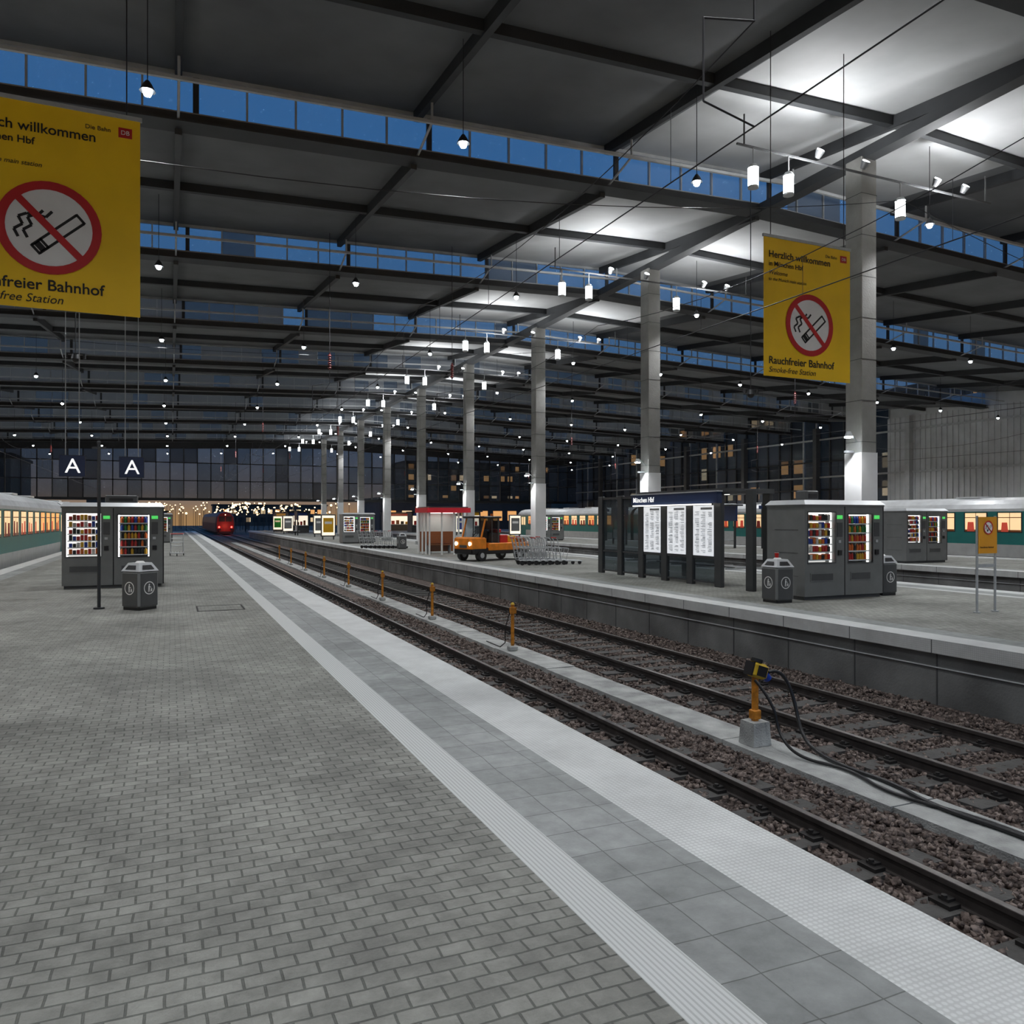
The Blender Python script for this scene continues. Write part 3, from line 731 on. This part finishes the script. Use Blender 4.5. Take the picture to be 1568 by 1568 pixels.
# ------------------------------------------------------------ trains
random.seed(31)
def coach(L):
    b=MB()
    prof=[(1.36,-.45,'under'),(1.44,-.25,'trainlow'),(1.46,.40,'teal'),(1.46,1.0,'teal'),(1.46,2.12,'trainlow'),(1.43,2.26,'trainroof'),(1.30,2.50,'trainroof'),(1.0,2.72,'trainroof'),(.5,2.85,'trainroof'),(0,2.88,None)]
    for sgn in (1,-1):
        for (x0,z0,k),(x1,z1,_) in zip(prof[:-1],prof[1:]):
            b.add([(sgn*x0,0,z0),(sgn*x0,L,z0),(sgn*x1,L,z1),(sgn*x1,0,z1)],[(0,1,2,3)],k)
        y=3.2
        while y<L-3.6:
            xo=sgn*1.47; xi=sgn*1.462
            b.box(min(xo,xi),max(xo,xi),y-.06,y+1.26,1.02,2.08,'frame')
            xx=sgn*1.475; x3=sgn*1.479
            # lit saloon wall, luggage rack line, seat backs
            b.quad([(xx,y,1.06),(xx,y+1.2,1.06),(xx,y+1.2,2.04),(xx,y,2.04)],random.choice(['e_amber2','e_amber2','e_amber']))
            b.quad([(x3,y,1.78),(x3,y+1.2,1.78),(x3,y+1.2,1.82),(x3,y,1.82)],'p6')
            b.quad([(x3,y,1.06),(x3,y+1.2,1.06),(x3,y+1.2,1.16),(x3,y,1.16)],'p6')
            for q in (.06,.66):
                if random.random()<.9:
                    w0=random.uniform(.30,.44); h=random.uniform(1.52,1.66)
                    b.quad([(x3,y+q,1.06),(x3,y+q+w0,1.06),(x3,y+q+w0-.04,h),(x3,y+q+.05,h)],random.choice(['seat','e_redw','e_redw']))
            b.quad([(x3,y+.57,1.06),(x3,y+.60,1.06),(x3,y+.60,2.04),(x3,y+.57,2.04)],'frame')
            y+=1.85
        for y in (1.0,L-2.3):
            b.box(min(sgn*1.47,sgn*1.46),max(sgn*1.47,sgn*1.46),y,y+1.3,-.25,2.1,'teal')
            for q in (.1,.72): 
                xx=sgn*1.476; b.quad([(xx,y+q,1.0),(xx,y+q+.48,1.0),(xx,y+q+.48,1.95),(xx,y+q,1.95)],'e_amber2')
        b.box(min(sgn*1.2,sgn*1.38),max(sgn*1.2,sgn*1.38),.5,L-.5,-.5,-.42,'under')
    for y in (0,L):
        b.quad([(s_*x,y,z) for s_,pp in ((1,prof),(-1,prof[::-1])) for (x,z,_) in pp],'under')
    b.box(-.5,.5,-.4,0,-.2,2.0,'under')
    y=4
    while y<L-3:
        b.box(-.6,.6,y,y+1.4,2.86,2.95,'trainroof'); y+=5
    for yb in (2.6,L-3.8):
        b.box(-1.1,1.1,yb-.3,yb+2.8,-.55,-.4,'under')
        for yw in (yb,yb+2.4):
            for x in (-.75,.75): b.cyl((x-.07,yw,-.35),(x+.07,yw,-.35),.45,'under',20)
            for x in (-1.1,1.1): b.cbox(x-.1,x+.1,yw-.2,yw+.2,-.55,-.2,.03,'fast')
    b.box(-1.2,1.2,L*.35,L*.65,-.70,-.45,'under')
    return b.mesh('passenger_coach')
co=coach(26.)
def train(x,ys):
    e=D.objects.new('passenger_train',None); e.location=(x,ys[0],0); C.collection.objects.link(e)
    for i,y in enumerate(ys): place(co,'coach_%d'%(i+1),(0,y-ys[0],0),parent=e)
train(-7.35,[2,28.5,55]); train(41.0,[10,36.5,63])
b=MB()
sec=[(-1.45,-.5),(1.45,-.5),(1.5,1.0),(1.35,2.1),(.9,2.7),(0,2.9),(-.9,2.7),(-1.35,2.1),(-1.5,1.0)]
fr=[(x*.88,-.0,z*.95) for x,z in sec]; bk=[(x,.7,z) for x,z in sec]; bb=[(x,60,z) for x,z in sec]; n=len(sec)
b.add(fr+bk+bb,[tuple(range(n))]+[(i,(i+1)%n,n+(i+1)%n,n+i) for i in range(n)]+[(n+i,n+(i+1)%n,2*n+(i+1)%n,2*n+i) for i in range(n)],'darkred')
b.box(-1.0,1.0,-.03,0,1.25,2.1,'black'); b.box(-.05,.05,-.05,0,1.2,2.1,'darkred')
for x in (-.95,.95): b.cyl((x,-.08,.35),(x,.02,.35),.13,'e_tail',12)
b.cyl((0,-.05,2.35),(0,.05,2.35),.07,'e_head',10)
b.box(-1.2,1.2,-.2,0,-.75,-.35,'under')
for x in (-.9,.9): b.cyl((x,-.5,-.05),(x,0,-.05),.1,'under',8); b.cyl((x,-.55,-.05),(x,-.5,-.05),.22,'under',12)
for x in (-.75,.75): b.cyl((x-.07,1.5,-.35),(x+.07,1.5,-.35),.45,'under',16)
o=b.build('departing_train',(8.12,136,0)); light('tail_glow','POINT',(0,-1.8,.5),80,(1,.14,.08),parent=o)

# ------------------------------------------------------------ distant platform furniture
random.seed(17)
for (x,y) in ((12.0,66),(13,76),(28.5,40),(29,66),(-1,72),(12.2,92),(45.5,52),(28,78),(12.5,104),(29.5,88)):
    b=MB(); b.cbox(-.6,.6,-.1,.1,.25,2.1,.03,'greyd'); b.box(-.52,.52,-.112,-.10,.35,2.0,'e_shop'); b.box(-.5,-.4,-.06,.06,0,.25,'greyd'); b.box(.4,.5,-.06,.06,0,.25,'greyd')
    b.box(-.42,.42,-.116,-.112,.6,1.8,random.choice(['p3','p2','grey','p1'])); b.box(-.3,.3,-.12,-.116,1.3,1.5,'signw')
    b.build('advertising_display',(x,y,0))
for (x,y) in ((29.0,30),(12.0,84),(28,46),(30.5,38)):
    b=MB(); b.box(-.05,.05,-.9,-.8,0,2.5,'frame'); b.box(-.05,.05,.8,.9,0,2.5,'frame'); b.box(-.07,.07,-1.0,1.0,1.6,2.5,'navy'); b.box(-.4,.4,-1.1,1.1,2.5,2.58,'frame')
    b.box(-.25,.25,-.7,.7,.42,.47,'steel'); b.box(-.03,.03,-.8,.8,.47,1.0,'steel')
    b.build('platform_bench_shelter',(x,y,0))
for y in (30,36,42,48,54):
    b=MB(); b.cbox(-.08,.08,-.08,.08,0,2.6,.01,'frame'); b.box(-.3,.3,-.03,.03,2.3,2.5,'navy'); b.cyl((0,0,2.6),(0,0,2.7),.06,'frame',8); b.build('platform_sign_post',(31.6,y,0))
for (x,y) in ((-1.5,103),(14.3,103),(14.3,116),(31.5,103),(-14.5,108)):  # added posts with point lights, to brighten the ground beyond the hall
    b=MB(); b.cyl((0,0,0),(0,0,3.4),.06,'frame',8); b.box(-.9,.9,-.05,.05,3.35,3.42,'frame')
    for q in (-.8,.8): b.cyl((q,0,3.25),(q,0,3.35),.14,'e_city',8)
    o=b.build('added_lamp_post',(x,y,0)); light('added_fill_light','POINT',(0,0,3.1),700,(1,.72,.42),parent=o,size=.15)
for (x,y,w_) in ((13,111,3.),(28.5,98,3.2),(30,84,2.6),(-3,98,2.6),(13.0,98,2.5),(28,110,4)):
    b=MB(); b.box(0,w_,0,2,0,2.5,'greyd'); b.box(-.15,w_+.15,-.3,2.1,2.5,2.65,'frame'); b.box(.15,w_-.15,-.02,0,.95,2.1,'e_shop'); b.box(.1,w_-.1,-.2,0,.85,.95,'silver'); b.box(.2,w_-.2,-.03,-.02,2.15,2.45,random.choice(['p0','p3','p1']))
    for i in range(5): b.box(.3+i*(w_-.6)/5,.3+(i+.7)*(w_-.6)/5,-.04,-.02,.95,1.3+.3*random.random(),random.choice(['p0','p1','p6','p5']))
    b.build('platform_kiosk',(x,y,0))

# ------------------------------------------------------------ city outside
random.seed(21)
def building(x0,x1,y0,y1,h,wz,side,dens,name='city_building'):
    b=MB(); b.box(x0,x1,y0,y1,-.97,h,'bldg'); b.box(x0-.3,x1+.3,y0-.3,y1+.3,h,h+.5,'asph')
    z=wz
    while z<h-1.5:
        if side=='Y':
            x=x0+1
            while x<x1-2:
                b.box(x-.1,x+1.7,y0-.06,y0,z-.1,z+1.7,'frame')
                if random.random()<dens: b.box(x,x+1.6,y0-.1,y0-.05,z,z+1.6,random.choice(['e_amber','e_amber2','e_amber']))
                x+=2.6
        else:
            y=y0+1
            while y<y1-2:
                b.box(x0-.06,x0,y-.1,y+1.7,z-.1,z+1.7,'frame')
                if random.random()<dens: b.box(x0-.1,x0-.05,y,y+1.6,z,z+1.6,random.choice(['e_amber','e_amber','e_amber2']))
                y+=2.6
        z+=3.0
    b.build(name)
building(30,60,121,133,4.6,1.4,'Y',1.)
building(64,100,104,130,14,1.0,'Y',.45)
building(70,90,30,100,15,1.2,'X',.42)
building(-70,-24,150,170,12,1,'Y',.3)
building(-21,-9,240,255,7,1,'Y',.4)
building(62,130,220,240,18,1,'Y',.3)
building(14,55,305,315,6.5,.5,'Y',.6)
b=MB()
for i in range(190):
    y=random.uniform(150,295); x=random.uniform(-9,45) if i%3==0 else random.uniform(-8,26)
    if abs(x-7)<3.6 and y<240: x+=8
    z=1.75+y*random.uniform(.004,.019); r=random.uniform(.10,.26)
    b.ball((x,y,z),r,'e_city',8); b.cyl((x,y,-.97),(x,y,z),.04,'frame',4)
b.build('city_street_lights')

# ------------------------------------------------------------ world
wd=D.worlds.new('dusk_sky'); scene.world=wd; wd.use_nodes=True; nt=wd.node_tree; N=nt.nodes; L=nt.links
bg=N['Background']; tc=N.new('ShaderNodeTexCoord'); sx=N.new('ShaderNodeSeparateXYZ'); L.new(tc.outputs['Generated'],sx.inputs[0])
r=N.new('ShaderNodeValToRGB'); e=r.color_ramp.elements
e[0].position=0; e[0].color=(.34,.20,.09,1); e[1].position=1; e[1].color=(.03,.13,.33,1)
k=e.new(.03); k.color=(.18,.15,.14,1); k=e.new(.09); k.color=(.10,.145,.22,1); k=e.new(.18); k.color=(.06,.145,.28,1); k=e.new(.4); k.color=(.042,.165,.39,1)
L.new(sx.outputs['Z'],r.inputs['Fac']); L.new(r.outputs['Color'],bg.inputs['Color']); bg.inputs['Strength'].default_value=.95

# ------------------------------------------------------------ camera
cam=D.cameras.new('camera'); cam.sensor_width=36; cam.lens=1200/1568*36; cam.shift_y=10/1568; cam.clip_end=1000
co_=D.objects.new('camera',cam); co_.location=(0,0,1.75); co_.rotation_euler=(math.pi/2,0,-math.atan(522/1200))
C.collection.objects.link(co_); scene.camera=co_
